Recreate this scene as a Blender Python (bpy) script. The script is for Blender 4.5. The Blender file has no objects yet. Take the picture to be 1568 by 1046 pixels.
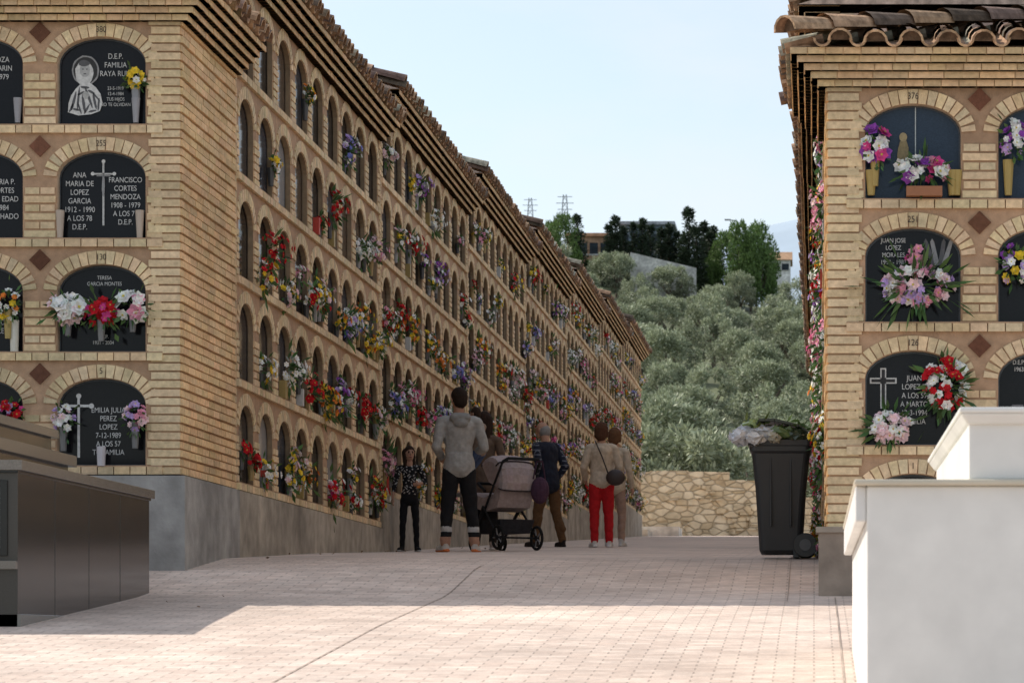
import bpy, math, random
import numpy as np
from mathutils import Vector, Matrix
R=random.Random(7)
sc=bpy.context.scene
F=4700.0; VX=1247.0; VY=984.0
def P(px,py,D): return ((px-VX)*D/F, D, (VY-py)*D/F)
GP=[(-60,-5),(0,-1.6),(8,-.78),(12,-.42),(15,-.17),(18.3,.10),(20.5,.25),(21.8,.34),(23.5,.56),(25,.69),(30,.88),(35,1.04),(42,1.32),(60,2.0),(87,3.03),(100,3.5)]
def gz(D): return float(np.interp(D,[a for a,b in GP],[b for a,b in GP]))
# ---------------------------------------------------------------- materials
def mat(name,col=(.5,.5,.5),rough=.8,attr=False,noise=0.0,nscale=8,bump=0.0,bscale=60,metal=0,spec=.5,coat=0,big=0.0,bigs=.6,trans=0):
    m=bpy.data.materials.new(name); m.use_nodes=True; nt=m.node_tree; N=nt.nodes; L=nt.links
    b=N['Principled BSDF']; b.inputs['Roughness'].default_value=rough; b.inputs['Metallic'].default_value=metal
    b.inputs['Specular IOR Level'].default_value=spec; b.inputs['Coat Weight'].default_value=coat
    if attr:
        a=N.new('ShaderNodeAttribute'); a.attribute_name='Col'; out=a.outputs['Color']
    else:
        a=N.new('ShaderNodeRGB'); a.outputs[0].default_value=(*col,1); out=a.outputs[0]
    tc=N.new('ShaderNodeTexCoord')
    def mulnoise(out,scale,amt,detail=6):
        n=N.new('ShaderNodeTexNoise'); n.inputs['Scale'].default_value=scale; n.inputs['Detail'].default_value=detail
        L.new(tc.outputs['Object'],n.inputs['Vector'])
        mr=N.new('ShaderNodeMapRange'); mr.inputs['From Min'].default_value=.3; mr.inputs['From Max'].default_value=.7
        mr.inputs['To Min'].default_value=1-amt; mr.inputs['To Max'].default_value=1+amt*.6
        L.new(n.outputs['Fac'],mr.inputs['Value'])
        mx=N.new('ShaderNodeVectorMath'); mx.operation='SCALE'
        L.new(out,mx.inputs[0]); L.new(mr.outputs[0],mx.inputs['Scale']); return mx.outputs[0]
    if noise: out=mulnoise(out,nscale,noise)
    if big: out=mulnoise(out,bigs,big)
    L.new(out,b.inputs['Base Color'])
    if bump:
        n=N.new('ShaderNodeTexNoise'); n.inputs['Scale'].default_value=bscale; n.inputs['Detail'].default_value=5
        L.new(tc.outputs['Object'],n.inputs['Vector'])
        bp=N.new('ShaderNodeBump'); bp.inputs['Strength'].default_value=bump; bp.inputs['Distance'].default_value=.01
        L.new(n.outputs['Fac'],bp.inputs['Height']); L.new(bp.outputs[0],b.inputs['Normal'])
    if trans:
        t=N.new('ShaderNodeBsdfTranslucent'); L.new(out,t.inputs['Color'])
        mx=N.new('ShaderNodeMixShader'); mx.inputs[0].default_value=trans
        L.new(b.outputs[0],mx.inputs[1]); L.new(t.outputs[0],mx.inputs[2]); L.new(mx.outputs[0],N['Material Output'].inputs['Surface'])
    return m
M_brick=mat('brick',rough=.9,attr=True,noise=.2,nscale=25,bump=.5,bscale=90,big=.2,bigs=1.1,spec=.2)
M_plaster=mat('mortar',rough=.95,attr=True,noise=.18,nscale=14,bump=.4,bscale=70,big=.22,bigs=.9,spec=.2)
M_conc=mat('base_concrete',rough=.9,attr=True,noise=.28,nscale=5,bump=.4,bscale=40,big=.35,bigs=1.3,spec=.25)
M_tile=mat('clay_tile',rough=.9,attr=True,noise=.5,nscale=14,bump=.6,bscale=50,spec=.2)
M_gran=mat('polished_granite',rough=.12,attr=True,noise=.25,nscale=160,spec=.4)
M_slab=mat('niche_slab',rough=.11,attr=True,noise=.25,nscale=120,spec=.18)
M_text=mat('engraved_letters',(.56,.56,.54),rough=.6)
M_petal=mat('petals',rough=.7,attr=True,trans=.25,spec=.2)
M_obj=mat('painted',rough=.5,attr=True,noise=.08,nscale=20)
M_cloth=mat('cloth',rough=.9,attr=True,noise=.18,nscale=22,bump=.5,bscale=26,spec=.2)
M_plastic=mat('bin_plastic',rough=.38,attr=True,noise=.15,nscale=9)
M_white=mat('white_paint',rough=.45,attr=True,noise=.05,nscale=6,big=.08,bigs=1.5,bump=.08,bscale=30)
M_leaf=mat('olive_leaf',rough=.55,attr=True,trans=.22,spec=.3)
M_bark=mat('bark',(.13,.10,.075),rough=.95,noise=.4,nscale=6,bump=.6,bscale=15)
# ---------------------------------------------------------------- mesh builder
class MB:
    def __init__(s): s.v=[];s.f=[];s.m=[];s.c=[]
    def poly(s,pts,c=(1,1,1),m=0):
        n=len(s.v); s.v.extend(pts); s.f.append(tuple(range(n,n+len(pts)))); s.m.append(m); s.c.append(c)
    def hexa(s,q,c,m=0):
        n=len(s.v); s.v.extend(q)
        for f in ((3,2,1,0),(4,5,6,7),(0,1,5,4),(1,2,6,5),(2,3,7,6),(3,0,4,7)):
            s.f.append(tuple(n+i for i in f)); s.m.append(m); s.c.append(c)
    def box(s,a,b,c,m=0):
        x0,y0,z0=a;x1,y1,z1=b
        s.hexa([(x0,y0,z0),(x1,y0,z0),(x1,y1,z0),(x0,y1,z0),(x0,y0,z1),(x1,y0,z1),(x1,y1,z1),(x0,y1,z1)],c,m)
    def tube(s,p0,p1,r0,r1=None,c=(1,1,1),m=0,n=10,cap=True):
        if r1 is None:r1=r0
        p0=Vector(p0);p1=Vector(p1);d=(p1-p0).normalized()
        a=d.orthogonal().normalized();b=d.cross(a)
        i0=len(s.v)
        for k in range(n):
            t=2*math.pi*k/n; s.v.append(tuple(p0+(a*math.cos(t)+b*math.sin(t))*r0))
        for k in range(n):
            t=2*math.pi*k/n; s.v.append(tuple(p1+(a*math.cos(t)+b*math.sin(t))*r1))
        for k in range(n):
            s.f.append((i0+k,i0+(k+1)%n,i0+n+(k+1)%n,i0+n+k)); s.m.append(m); s.c.append(c)
        if cap:
            s.f.append(tuple(i0+k for k in reversed(range(n))));s.m.append(m);s.c.append(c)
            s.f.append(tuple(i0+n+k for k in range(n)));s.m.append(m);s.c.append(c)
    def path(s,pts,r,c,m=0,n=8):
        for a,b in zip(pts[:-1],pts[1:]): s.tube(a,b,r,r,c,m,n)
    def ell(s,cen,rad,c,m=0,nu=12,nv=8,rot=None,v0=0.,v1=1.):
        i0=len(s.v)
        for j in range(nv+1):
            ph=math.pi*(v0+(v1-v0)*j/nv)
            for i in range(nu):
                th=2*math.pi*i/nu
                q=Vector((rad[0]*math.sin(ph)*math.cos(th),rad[1]*math.sin(ph)*math.sin(th),rad[2]*math.cos(ph)))
                if rot is not None:q=rot@q
                s.v.append((cen[0]+q.x,cen[1]+q.y,cen[2]+q.z))
        for j in range(nv):
            for i in range(nu):
                s.f.append((i0+j*nu+i,i0+j*nu+(i+1)%nu,i0+(j+1)*nu+(i+1)%nu,i0+(j+1)*nu+i));s.m.append(m);s.c.append(c)
    def build(s,name,mats,parent=None,smooth=False):
        me=bpy.data.meshes.new(name); me.from_pydata(s.v,[],s.f)
        for m in mats: me.materials.append(m)
        me.polygons.foreach_set('material_index',s.m)
        if smooth: me.polygons.foreach_set('use_smooth',[True]*len(s.f))
        ca=me.color_attributes.new(name='Col',type='FLOAT_COLOR',domain='CORNER')
        cnt=[len(f) for f in s.f]
        arr=np.repeat(np.array([(c[0],c[1],c[2],1.) for c in s.c],dtype=np.float32),cnt,axis=0)
        ca.data.foreach_set('color',arr.ravel()); me.update()
        o=bpy.data.objects.new(name,me); sc.collection.objects.link(o)
        if parent:o.parent=parent
        return o
def empty(name,loc=(0,0,0)):
    o=bpy.data.objects.new(name,None); sc.collection.objects.link(o); o.location=loc; return o
class Fr:
    def __init__(s,O,U,N): s.O=O;s.U=U;s.N=N
    def p(s,u,z,d): return (s.O[0]+s.U[0]*u+s.N[0]*d, s.O[1]+s.U[1]*u+s.N[1]*d, s.O[2]+z)
def fbox(mb,fr,u0,u1,z0,z1,d0,d1,c,m=0):
    p=fr.p
    mb.hexa([p(u0,z0,d0),p(u1,z0,d0),p(u1,z0,d1),p(u0,z0,d1),p(u0,z1,d0),p(u1,z1,d0),p(u1,z1,d1),p(u0,z1,d1)],c,m)
def vary(c,a=.12,h=.04):
    k=1+R.uniform(-a,a); return (c[0]*k*(1+R.uniform(-h,h)),c[1]*k,c[2]*k*(1+R.uniform(-h,h)))
BR=(.73,.565,.35); MO=(.46,.30,.19); PL=(.56,.43,.30)
H=.87; OW=.675; OHs=.465; RISE=.2; LED=.07
def course(mb,fr,u0,u1,z,h,d0,d1,bl=.24,off=0.,gap=.012,col=None,m=1):
    u=u0-off;col=col or BR
    while u<u1-.001:
        a=max(u,u0);b=min(u+bl-gap,u1)
        if b-a>.015: fbox(mb,fr,a,b,z,z+h,d0,d1+R.uniform(-.003,.003),vary(col,.14,.06),m)
        u+=bl
PLATES=[((.012,.012,.014),6),((.03,.03,.035),2),((.3,.3,.3),.6),((.10,.07,.05),1),((.04,.05,.07),2)]
def plate_col():
    t=R.random()*sum(w for _,w in PLATES)
    for c,w in PLATES:
        t-=w
        if t<0:return c
    return PLATES[0][0]
def cell(mb,fr,u0,w,z0,dep,nv=17,black=None,jc=None):
    jc=jc or PL
    a=OW/2;uc=u0+w/2;zb=z0+LED;zs=zb+OHs;top=z0+H;p=fr.p
    for (x0,x1) in ((u0,uc-a),(uc+a,u0+w)):
        mb.poly([p(x0,z0,0),p(x1,z0,0),p(x1,top,0),p(x0,top,0)],MO,0)
    mb.poly([p(uc-a,z0,0),p(uc+a,z0,0),p(uc+a,zb,0),p(uc-a,zb,0)],MO,0)
    n=14;arc=[(uc-a*math.cos(math.pi*k/n),zs+RISE*math.sin(math.pi*k/n)) for k in range(n+1)]
    for q,r in zip(arc[:-1],arc[1:]):
        mb.poly([p(q[0],q[1],0),p(r[0],r[1],0),p(r[0],top,0),p(q[0],top,0)],MO,0)
    out=[(uc-a,zb)]+arc+[(uc+a,zb)]
    for q,r in zip(out,out[1:]+out[:1]):
        mb.poly([p(q[0],q[1],0),p(r[0],r[1],0),p(r[0],r[1],-dep),p(q[0],q[1],-dep)],jc,0)
    pc=black if black else plate_col()
    mb.poly([p(q[0],q[1],-dep) for q in out],pc,2)
    for q,r in zip(out,out[1:]+out[:1]):
        sq=(uc+(q[0]-uc)*.965,zb+.01+(q[1]-zb)*.965);sr=(uc+(r[0]-uc)*.965,zb+.01+(r[1]-zb)*.965)
        mb.poly([p(q[0],q[1],-dep+.006),p(r[0],r[1],-dep+.006),p(sr[0],sr[1],-dep+.006),p(sq[0],sq[1],-dep+.006)],(.07,.08,.09) if black else (.04,.04,.045),2)
    for k in range(nv):
        t=math.pi*(k+.5)/nv
        ex,ez=uc+a*math.cos(t),zs+RISE*math.sin(t)
        nx,nz=math.cos(t)/a,math.sin(t)/RISE
        l=math.hypot(nx,nz);nx/=l;nz/=l
        dl=math.hypot(a*math.sin(t),RISE*math.cos(t))*math.pi/nv
        tx,tz=-nz,nx
        w0=dl*.42;w1=min(dl*.5,.034)+.004;l0,l1=.004,.105
        c4=[(ex+nx*l0-tx*w0,ez+nz*l0-tz*w0),(ex+nx*l0+tx*w0,ez+nz*l0+tz*w0),(ex+nx*l1+tx*w1,ez+nz*l1+tz*w1),(ex+nx*l1-tx*w1,ez+nz*l1-tz*w1)]
        mb.hexa([p(x,z,-.01) for x,z in c4]+[p(x,z,.012) for x,z in c4],vary(BR,.14,.06),1)
def ledge(mb,fr,u0,u1,z):
    course(mb,fr,u0,u1,z,LED-.012,-.02,.03,bl=.125,gap=.008)
    fbox(mb,fr,u0,u1,z+LED-.012,z+LED-.002,-.02,.025,MO,0)
def pier(mb,fr,ua,ub,z0,z1,step=.066):
    z=z0;k=0
    while z+step*.6<z1:
        if k%2==0: fbox(mb,fr,ua,ub,z,z+step-.016,-.01,.012+R.uniform(-.002,.002),vary(BR,.14,.06),1)
        else:
            mid=(ua+ub)/2
            fbox(mb,fr,ua+.008,mid-.005,z,z+step-.016,-.01,.010,vary(BR,.14,.06),1)
            fbox(mb,fr,mid+.005,ub-.008,z,z+step-.016,-.01,.010,vary(BR,.14,.06),1)
        z+=step;k+=1
def niche_panel(mb,fr,ustart,ncols,w,z0,nrows,dep,diamond=False,nv=17,black=None,jc=None,blue_reflect=False):
    g=(w-OW)/2
    for r in range(nrows):
        z=z0+r*H
        for c in range(ncols): cell(mb,fr,ustart+c*w,w,z,dep,nv,((.03,.048,.075) if (blue_reflect and r==3) else black),jc)  # bluish glass reflection painted into the top row's slab colour
        ledge(mb,fr,ustart,ustart+ncols*w,z)
        for c in range(ncols+1):
            u=ustart+c*w
            ua=u-g+.012 if c>0 else u+.004
            ub=u+g-.012 if c<ncols else u-.004
            pier(mb,fr,ua,ub,z+LED+.004,z+LED+OHs-.03)
            if diamond and 0<c<ncols:
                s=.082;p=fr.p;zc=z+LED+.70
                cc=[(u-s,zc),(u,zc-s),(u+s,zc),(u,zc+s)]
                mb.hexa([p(x,zz,-.01) for x,zz in cc]+[p(x,zz,.014) for x,zz in cc],vary((.17,.075,.045),.2),1)
def cornice(mb,fr,u0,u1,z,layers=4,lh=.058,step=.075,e0=0,e1=0,d00=0.03):
    CB=(.70,.50,.29)
    for k in range(layers):
        d=d00+step*(k+1)
        bl=.125 if k%2==0 else .25
        course(mb,fr,u0-(e0*d),u1+(e1*d),z+k*lh,lh-.004,-.1,d,bl=bl,gap=.007,off=.06*(k%2),col=CB)
        fbox(mb,fr,u0-(e0*(d-.008)),u1+(e1*(d-.008)),z+k*lh,z+(k+1)*lh,-.1,d-.008,(.55,.38,.22),0)
    return z+layers*lh, d00+step*layers
def tile(mb,p0,S,side,L,r=.088,cover=True,seg=.42,top=(.14,.10,.075),det=True):
    p0=Vector(p0);S=Vector(S).normalized();side=Vector(side).normalized();up=side.cross(S).normalized()
    if up.z<0:up=-up
    n=7;x=0.
    while x<L-.03:
        l=min(seg if det else L,L-x)
        ra,rb=(r,r*.82) if cover else (r*.85,r)
        t_=R.random()
        cb=vary(top,.35,.12) if t_<.66 else (vary((.42,.27,.17),.2) if t_<.88 else vary((.33,.31,.24),.2))
        q0=p0+S*(x-(.03 if x>0 else 0))+up*(.0 if not cover else .012); q1=p0+S*(x+l)
        sg=1 if cover else -1
        A=[];B=[];A2=[]
        for k in range(n+1):
            t=math.pi*k/n
            A.append(tuple(q0+side*ra*math.cos(t)+up*sg*ra*math.sin(t)));B.append(tuple(q1+side*rb*math.cos(t)+up*sg*rb*math.sin(t)))
            A2.append(tuple(q0+side*(ra-.016)*math.cos(t)+up*sg*(ra-.016)*math.sin(t)))
        for k in range(n):
            mb.poly([A[k],A[k+1],B[k+1],B[k]],cb,0)
            if x==0:
                mb.poly([A[k],A[k+1],A2[k+1],A2[k]],vary((.50,.33,.2),.25),0)
                q=q0+S*.10
                C=[tuple(q+side*(ra-.016)*math.cos(math.pi*j/n)+up*sg*(ra-.016)*math.sin(math.pi*j/n)) for j in (k,k+1)]
                mb.poly([A2[k],A2[k+1],C[1],C[0]],(.3,.18,.11),0)
        if x==0 and cover:
            q=q0+S*.09
            mb.poly([tuple(q+side*(ra-.014)*math.cos(math.pi*j/n)+up*(ra-.014)*math.sin(math.pi*j/n)) for j in range(n+1)],(.16,.11,.075),0)
        x+=l
def tiled(mb,c0,A,S,length,runf,sp=.24,det=True):
    A=Vector(A);c0=Vector(c0);S=Vector(S).normalized()
    u=sp*.4
    while u<length:
        L=runf(u)
        if L>.12: tile(mb,c0+A*(u+R.uniform(-.008,.008))-S*(.07+R.uniform(-.02,.02))+Vector((0,0,R.uniform(-.008,.008))),S,A,L+.07,det=det)
        L2=runf(u+sp/2)
        if u+sp/2<length and L2>.12: tile(mb,c0+A*(u+sp/2)-S*.045+Vector((0,0,.035)),S,A,L2+.045,cover=False,r=.075,det=False,top=(.36,.24,.15))
        u+=sp
# ---------------------------------------------------------------- columbarium buildings
def columbarium(side):
    par=empty('columbarium_building')
    if side<0: XW=-4.86; DF=23.5; DB=25.7; zsill=1.29; N=(1,0,0); Uf=(-1,0,0); nb=7; bz=[(1.28+.38*k) for k in range(7)]
    else: XW=.10; DF=21.7; DB=24.0; zsill=.46; N=(-1,0,0); Uf=(1,0,0); nb=7; bz=[.46+.40*k for k in range(7)]
    LB=8.6; wS=.94
    wall=MB()
    ff=Fr((XW,DF,0),Uf,(0,-1,0)); fs=Fr((XW,DF,0),(0,1,0),N)
    rows=4
    us=.1275; ncf=5
    niche_panel(wall,ff,us,ncf,.94,zsill,rows,.07,diamond=True,black=(.010,.010,.012),blue_reflect=side>0)
    W=us+ncf*.94+.13
    ztop=zsill+rows*H
    fbox(wall,ff,0,us,zsill,ztop,-.2,0,MO,0)
    fbox(wall,ff,us+ncf*.94,W,zsill,ztop,-.2,0,MO,0)
    z=zsill+.003;k=0
    while z<ztop-.03:
        fbox(wall,ff,-.004-(0 if k%2 else .004),.215+(.0 if k%2 else .02),z,z+.052,-.01,.016+R.uniform(-.002,.002),vary(BR),1)
        z+=.066;k+=1
    fbox(wall,ff,.05,W-.01,zsill,ztop,-(DB-DF)+.0,-.21,MO,0)
    fbox(wall,fs,.205,DB-DF,zsill,ztop,-.3,0,MO,0)
    z=zsill+.003;k=0
    while z<ztop-.03:
        course(wall,fs,.0,DB-DF,z,.050,-.01,.012 if k%2 else .024,bl=.245,off=.12*(k%2),gap=.008,col=(.76,.535,.30))
        z+=.066;k+=1
    lz,dd=cornice(wall,ff,0,W,ztop-.02,e0=1,layers=5,lh=.048,step=.048)
    cornice(wall,fs,0,DB-DF,ztop-.02,layers=5,lh=.048,step=.048)
    gl=gz(DF)-1.5
    bc=(.34,.33,.31) if side<0 else (.27,.22,.17)
    fbox(wall,ff,-.05,W,gl,zsill-.01,-(DB-DF),.05,bc,3)
    if side>0:
        fbox(wall,ff,-.07,.24,gl,.80,-.3,.07,(.30,.24,.19),3)
        fbox(wall,ff,-.09,.26,.78,.82,-.3,.09,(.36,.3,.24),3)
    roofs=MB()
    for k in range(nb):
        D0=DB+LB*k;b=bz[k];f=Fr((XW,D0,0),(0,1,0),N)
        z0=b+.01
        niche_panel(wall,f,.07,9,wS,z0,5,.05,nv=13,jc=(.30,.22,.14))
        zt=z0+5*H
        for (a,c) in ((0,.07),(.07+9*wS,LB)):
            fbox(wall,f,a,c,z0,zt,-.2,0,MO,0)
            pier(wall,f,a+.002,c-.002,z0,zt)
        fbox(wall,f,.0,LB-.003,z0,zt+.1,-5.0,-.21,(.55,.40,.33),0)
        fbox(wall,f,0,.03,z0,zt+.1,-.21,-.001,PL,0)
        g1=gz(D0)-1.2
        fbox(wall,f,0,LB-.002,g1,b,-5.0,.045,(.40,.355,.29),3)
        cz,cd=cornice(wall,f,0,LB,zt-.04,layers=4,lh=.05,step=.050,e0=0,e1=0)
        S=Vector((-N[0],0,.30)).normalized()
        c0=Vector(f.p(-.05,cz+.03,cd))
        A=Vector((0,1,0))
        tiled(roofs,c0,A,S,LB+.05,lambda u:2.9,det=(k<2))
        e=f.p
        roofs.poly([e(-.05,cz+.0,cd),e(LB,cz+.0,cd),e(LB,cz+.84,cd-2.8),e(-.05,cz+.84,cd-2.8)],(.2,.13,.09),0)
        roofs.poly([e(-.05,cz+.0,-5.2),e(LB,cz+.0,-5.2),e(LB,cz+.84,cd-2.8),e(-.05,cz+.84,cd-2.8)],(.2,.13,.09),0)
        for uu in (-.05,LB-.01):
            roofs.poly([e(uu,cz,cd),e(uu,cz,-5.2),e(uu,cz+.84,cd-2.8)],(.55,.42,.34),0)
        for uu in (0.02,LB-.05):
            tile(roofs,Vector(e(uu,cz+.07,cd+.05)),S,A,2.9,r=.09)
    dep=DB-DF+dd
    sl=.25
    cx=XW+N[0]*dd; cy=DF-dd
    c0=Vector((cx,cy,lz+.03))
    A=Vector(Uf);S=Vector((0,1,sl)).normalized();k=math.sqrt(1+sl*sl)
    tiled(roofs,c0,A,S,W+dd,lambda u:min(u,dep)*k,sp=.25)
    A2=Vector((0,1,0));S2=Vector((-N[0],0,sl)).normalized()
    tiled(roofs,c0,A2,S2,dep,lambda u:min(u,dep)*k,sp=.25)
    b1=c0+A*dep+A2*dep+Vector((0,0,sl*dep))
    z_=Vector((0,0,-.03))
    roofs.poly([tuple(c0+z_),tuple(c0+A*(W+dd)+z_),tuple(c0+A*(W+dd)+A2*dep+Vector((0,0,sl*dep))+z_),tuple(b1+z_)],(.3,.2,.13),0)
    roofs.poly([tuple(c0+z_),tuple(c0+A2*dep+z_),tuple(b1+z_)],(.3,.2,.13),0)
    hs=(b1-c0).normalized()
    tile(roofs,c0+Vector((0,0,.07))-hs*.05,hs,hs.cross(Vector((0,0,1))),(b1-c0).length,r=.11)
    wall.build('walls',[M_plaster,M_brick,M_slab,M_conc],par)
    roofs.build('tiled_roof',[M_tile],par)
    return par,ff,fs,bz
LP,LF,LS,LBZ=columbarium(-1)
RP,RF,RS,RBZ=columbarium(1)
# ---------------------------------------------------------------- engraved text & symbols
def text(par,fr,s,u,z,d,size,name='inscription',mt=None,align='CENTER'):
    c=bpy.data.curves.new(name,'FONT');c.body=s;c.size=size;c.align_x=align;c.align_y='CENTER';c.space_line=1.12
    o=bpy.data.objects.new(name,c);sc.collection.objects.link(o);o.parent=par
    o.location=fr.p(u,z,d);o.rotation_euler=(math.pi/2,0,0);o.scale=(.82,1,1);c.materials.append(mt or M_text)
M_num=mat('number_ink',(.05,.035,.03),rough=.8)
# ---------------------------------------------------------------- flowers
WH=(.88,.88,.84);PK=(.80,.36,.48);HP=(.72,.08,.30);RD=(.6,.015,.025);PU=(.33,.08,.45);YE=(.85,.62,.05);OR=(.8,.26,.05);LI=(.58,.42,.74);PP=(.85,.64,.66);BL=(.25,.28,.68)
PALS=[[WH,PK],[RD,WH],[PK,HP,WH],[YE,WH,OR],[PU,LI,WH],[RD,RD,WH],[PP,WH],[YE,RD,WH],[WH,YE],[WH],[OR,YE],[WH,PP,YE],[PK,PP],[BL,WH,LI],[WH,WH,YE],[WH],[RD]]
def bloom(mb,c,n,r,col,layers=1):
    n=Vector(n).normalized();a=n.orthogonal().normalized();b=n.cross(a);c=Vector(c)
    for l in range(layers):
        m=6;rr=r*(1-.38*l);t0=R.random()*3
        for k in range(m):
            t=t0+2*math.pi*k/m;e=a*math.cos(t)+b*math.sin(t);f=b*math.cos(t)-a*math.sin(t)
            lift=n*rr*(.25+.45*l)
            cc=vary(col,.2,.08)
            mb.poly([tuple(c+n*.004*l),tuple(c+e*rr*.6+f*rr*.42+lift*.7),tuple(c+e*rr+lift),tuple(c+e*rr*.6-f*rr*.42+lift*.7)],cc,0)
    if layers>1:
        mb.poly([tuple(c+n*r*.3+a*r*.2),tuple(c+n*r*.3+b*r*.2),tuple(c+n*r*.3-a*r*.2),tuple(c+n*r*.3-b*r*.2)],(.6,.5,.1) if R.random()<.5 else col,0)
def leafq(mb,c,d,L,w,col):
    d=Vector(d).normalized();s=d.orthogonal().normalized();s=(Matrix.Rotation(R.random()*6.28,3,d)@s);c=Vector(c)
    mb.poly([tuple(c),tuple(c+d*L*.5+s*w),tuple(c+d*L),tuple(c+d*L*.5-s*w)],col,0)
def bouquet(mb,c,N,rx,rz,rd,nb,pal,br,layers=1,leaves=22,vase=None):
    c=Vector(c);N=Vector(N);U=Vector((0,0,1)).cross(N)
    for i in range(nb):
        for _ in range(20):
            x,y,z=[R.uniform(-1,1) for _ in range(3)]
            q=x*x+y*y+z*z
            if .3<q<1 and y>-.3:break
        p=c+U*x*rx+N*(abs(y))*rd+Vector((0,0,z*rz))
        n=(U*x*.8+N*(abs(y)+.5)+Vector((0,0,z*.7+.15))+Vector([R.uniform(-.3,.3) for _ in range(3)]))
        bloom(mb,p,n,br*R.uniform(.7,1.25),R.choice(pal),layers)
    for i in range(leaves):
        x,y,z=R.gauss(0,.5),abs(R.gauss(0,.4)),R.gauss(-.15,.6)
        d=U*x+N*(y+.1)+Vector((0,0,z))
        leafq(mb,c+U*x*rx*.8+N*y*rd*.5+Vector((0,0,z*rz*.8)),d,R.uniform(.4,.85)*max(rx,.08),R.uniform(.008,.02),vary((.08,.15,.05),.5,.2))
    if vase:
        b=c-Vector((0,0,rz+vase[1]));mb.tube(b,b+Vector((0,0,vase[1]+rz*.6)),.022,.036,vase[0],1,8)
for (XW,N,bz,DB,nm,dens) in ((-4.86,(1,0,0),LBZ,25.7,'flower_bouquets',.82),(.10,(-1,0,0),RBZ,24.0,'flower_bouquets',.9)):
    fl=MB()
    for k in range(7):
        for r in range(5):
            for c in range(9):
                if R.random()>dens*(.5 if r==4 else 1)*(1 if not(r==3) else .75):continue
                D=DB+8.6*k+.07+(c+.5)*.94;z=bz[k]+.01+r*H+LED
                cnt=R.choice([1,2,2,2,3]) if r<3 else R.choice([1,1,2])
                pal=R.choice(PALS)
                for j in range(cnt):
                    du=R.choice([-.27,.27,0,-.2,.2])+R.uniform(-.04,.04)
                    hz=R.uniform(.10,.42)
                    if R.random()<.4:pal=R.choice(PALS)
                    big=R.choice([.6,.75,.9,1.05,1.3])*R.uniform(.9,1.1)
                    bouquet(fl,(XW+N[0]*.01,D+du,z+hz),N,.13*big,.12*big,.17*big*(1 if XW<0 else .7),int(24*big),pal,.034,layers=1 if k>1 else 2,leaves=34,vase=(R.choice([(.3,.3,.3),(.35,.24,.09),(.3,.3,.28),(.07,.07,.07),(.07,.07,.07)]),hz*.4))
                if R.random()<.2:
                    fl.box((XW+N[0]*.02-.03,D-.2,z),(XW+N[0]*.02+.03,D-.12,z+.16),R.choice([(.5,.05,.03),(.5,.5,.48),(.35,.25,.08)]),1)
    fl.build(nm,[M_petal,M_obj])
def fb(name,px,py,D,rx,rz,n,pal,br=.036,lay=2,leaves=26,vase=None,rd=.09):
    m=MB();X,Y,Z=P(px,py,D)
    bouquet(m,(X,Y,Z),(0,-1,0),rx,rz,rd,n,pal,br,lay,leaves,vase)
    m.build(name,[M_petal,M_obj])
DLf=23.5
GOLD=(.38,.27,.08)
fb('yellow_flower_bouquet',208,122,DLf,.07,.085,22,[YE,YE,YE,WH],.03,vase=((.25,.26,.28),.2),leaves=40)
fb('white_lily_bouquet',104,470,DLf-.03,.14,.10,15,[WH,WH,PP],.062,vase=((.15,.15,.15),.12),leaves=50)
fb('red_flower_bouquet',155,478,DLf-.03,.14,.10,34,[RD,RD,RD,HP],.036,vase=((.2,.2,.2),.12),leaves=50)
fb('white_lily_bouquet',203,468,DLf-.03,.12,.10,14,[WH,WH,WH,PK],.058,vase=((.15,.15,.15),.1),leaves=50)
fb('pink_flower_bouquet',97,640,DLf-.03,.085,.11,24,[PP,WH,LI],.03,vase=((.15,.15,.15),.14),leaves=45)
fb('pink_flower_bouquet',207,636,DLf-.03,.085,.11,24,[PP,PK,LI],.03,vase=((.15,.15,.15),.14),leaves=45)
fb('yellow_flower_bouquet',12,462,DLf-.03,.11,.14,24,[YE,OR,WH],.03,vase=((.4,.3,.1),.14),leaves=45)
fb('red_flower_bouquet',14,628,DLf-.03,.11,.07,24,[RD,HP,LI],.032,leaves=40)
DRf=21.7
fb('white_chrysanthemum_bouquet',1340,222,DRf-.02,.085,.13,18,[WH,WH,PU,HP],.05,vase=(GOLD,.16),leaves=40)
fb('pink_chrysanthemum_bouquet',1414,260,DRf-.02,.18,.08,28,[WH,PK,HP,WH,PU],.048,leaves=50)
fb('pink_rose_bouquet',1405,437,DRf-.03,.26,.15,80,[PK,PP,WH,LI,PP],.04,leaves=110)
fb('pink_rose_bouquet',1402,400,DRf-.0,.06,.12,18,[PK,HP],.032,leaves=30)
fb('pale_rose_bouquet',1362,652,DRf-.03,.16,.11,46,[PP,WH,PP],.042,leaves=60)
fb('red_and_white_wreath',1450,590,DRf-.05,.17,.20,60,[RD,WH,RD,WH],.040,leaves=120)
fb('purple_flower_bouquet',1552,212,DRf-.02,.09,.13,26,[PU,LI,WH],.036,leaves=40)
fb('mixed_flower_bouquet',1555,405,DRf-.02,.11,.14,28,[YE,PU,WH,LI],.034,leaves=60)
dm=MB()
def zl(r,side): return (1.29 if side<0 else .46)+r*H+LED
zr3=zl(3,1)
dm.box(P(1388,299,DRf-.10),(P(1442,0,DRf)[0],DRf-.01,zr3+.075),(.3,.12,.05),0)
for px in (1334,1465,1458): dm.tube(P(px,299,DRf-.0),(P(px,0,DRf)[0],DRf,zr3+.2),.025,.04,GOLD,0,10)
for px in (155,): dm.tube(P(px,713,DLf-.02),P(px,683,DLf-.02),.03,.035,(.5,.48,.5),0,10)
for px in (92,214): dm.tube(P(px,364,DLf),P(px,322,DLf),.022,.034,(.45,.37,.30),0,10)
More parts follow.
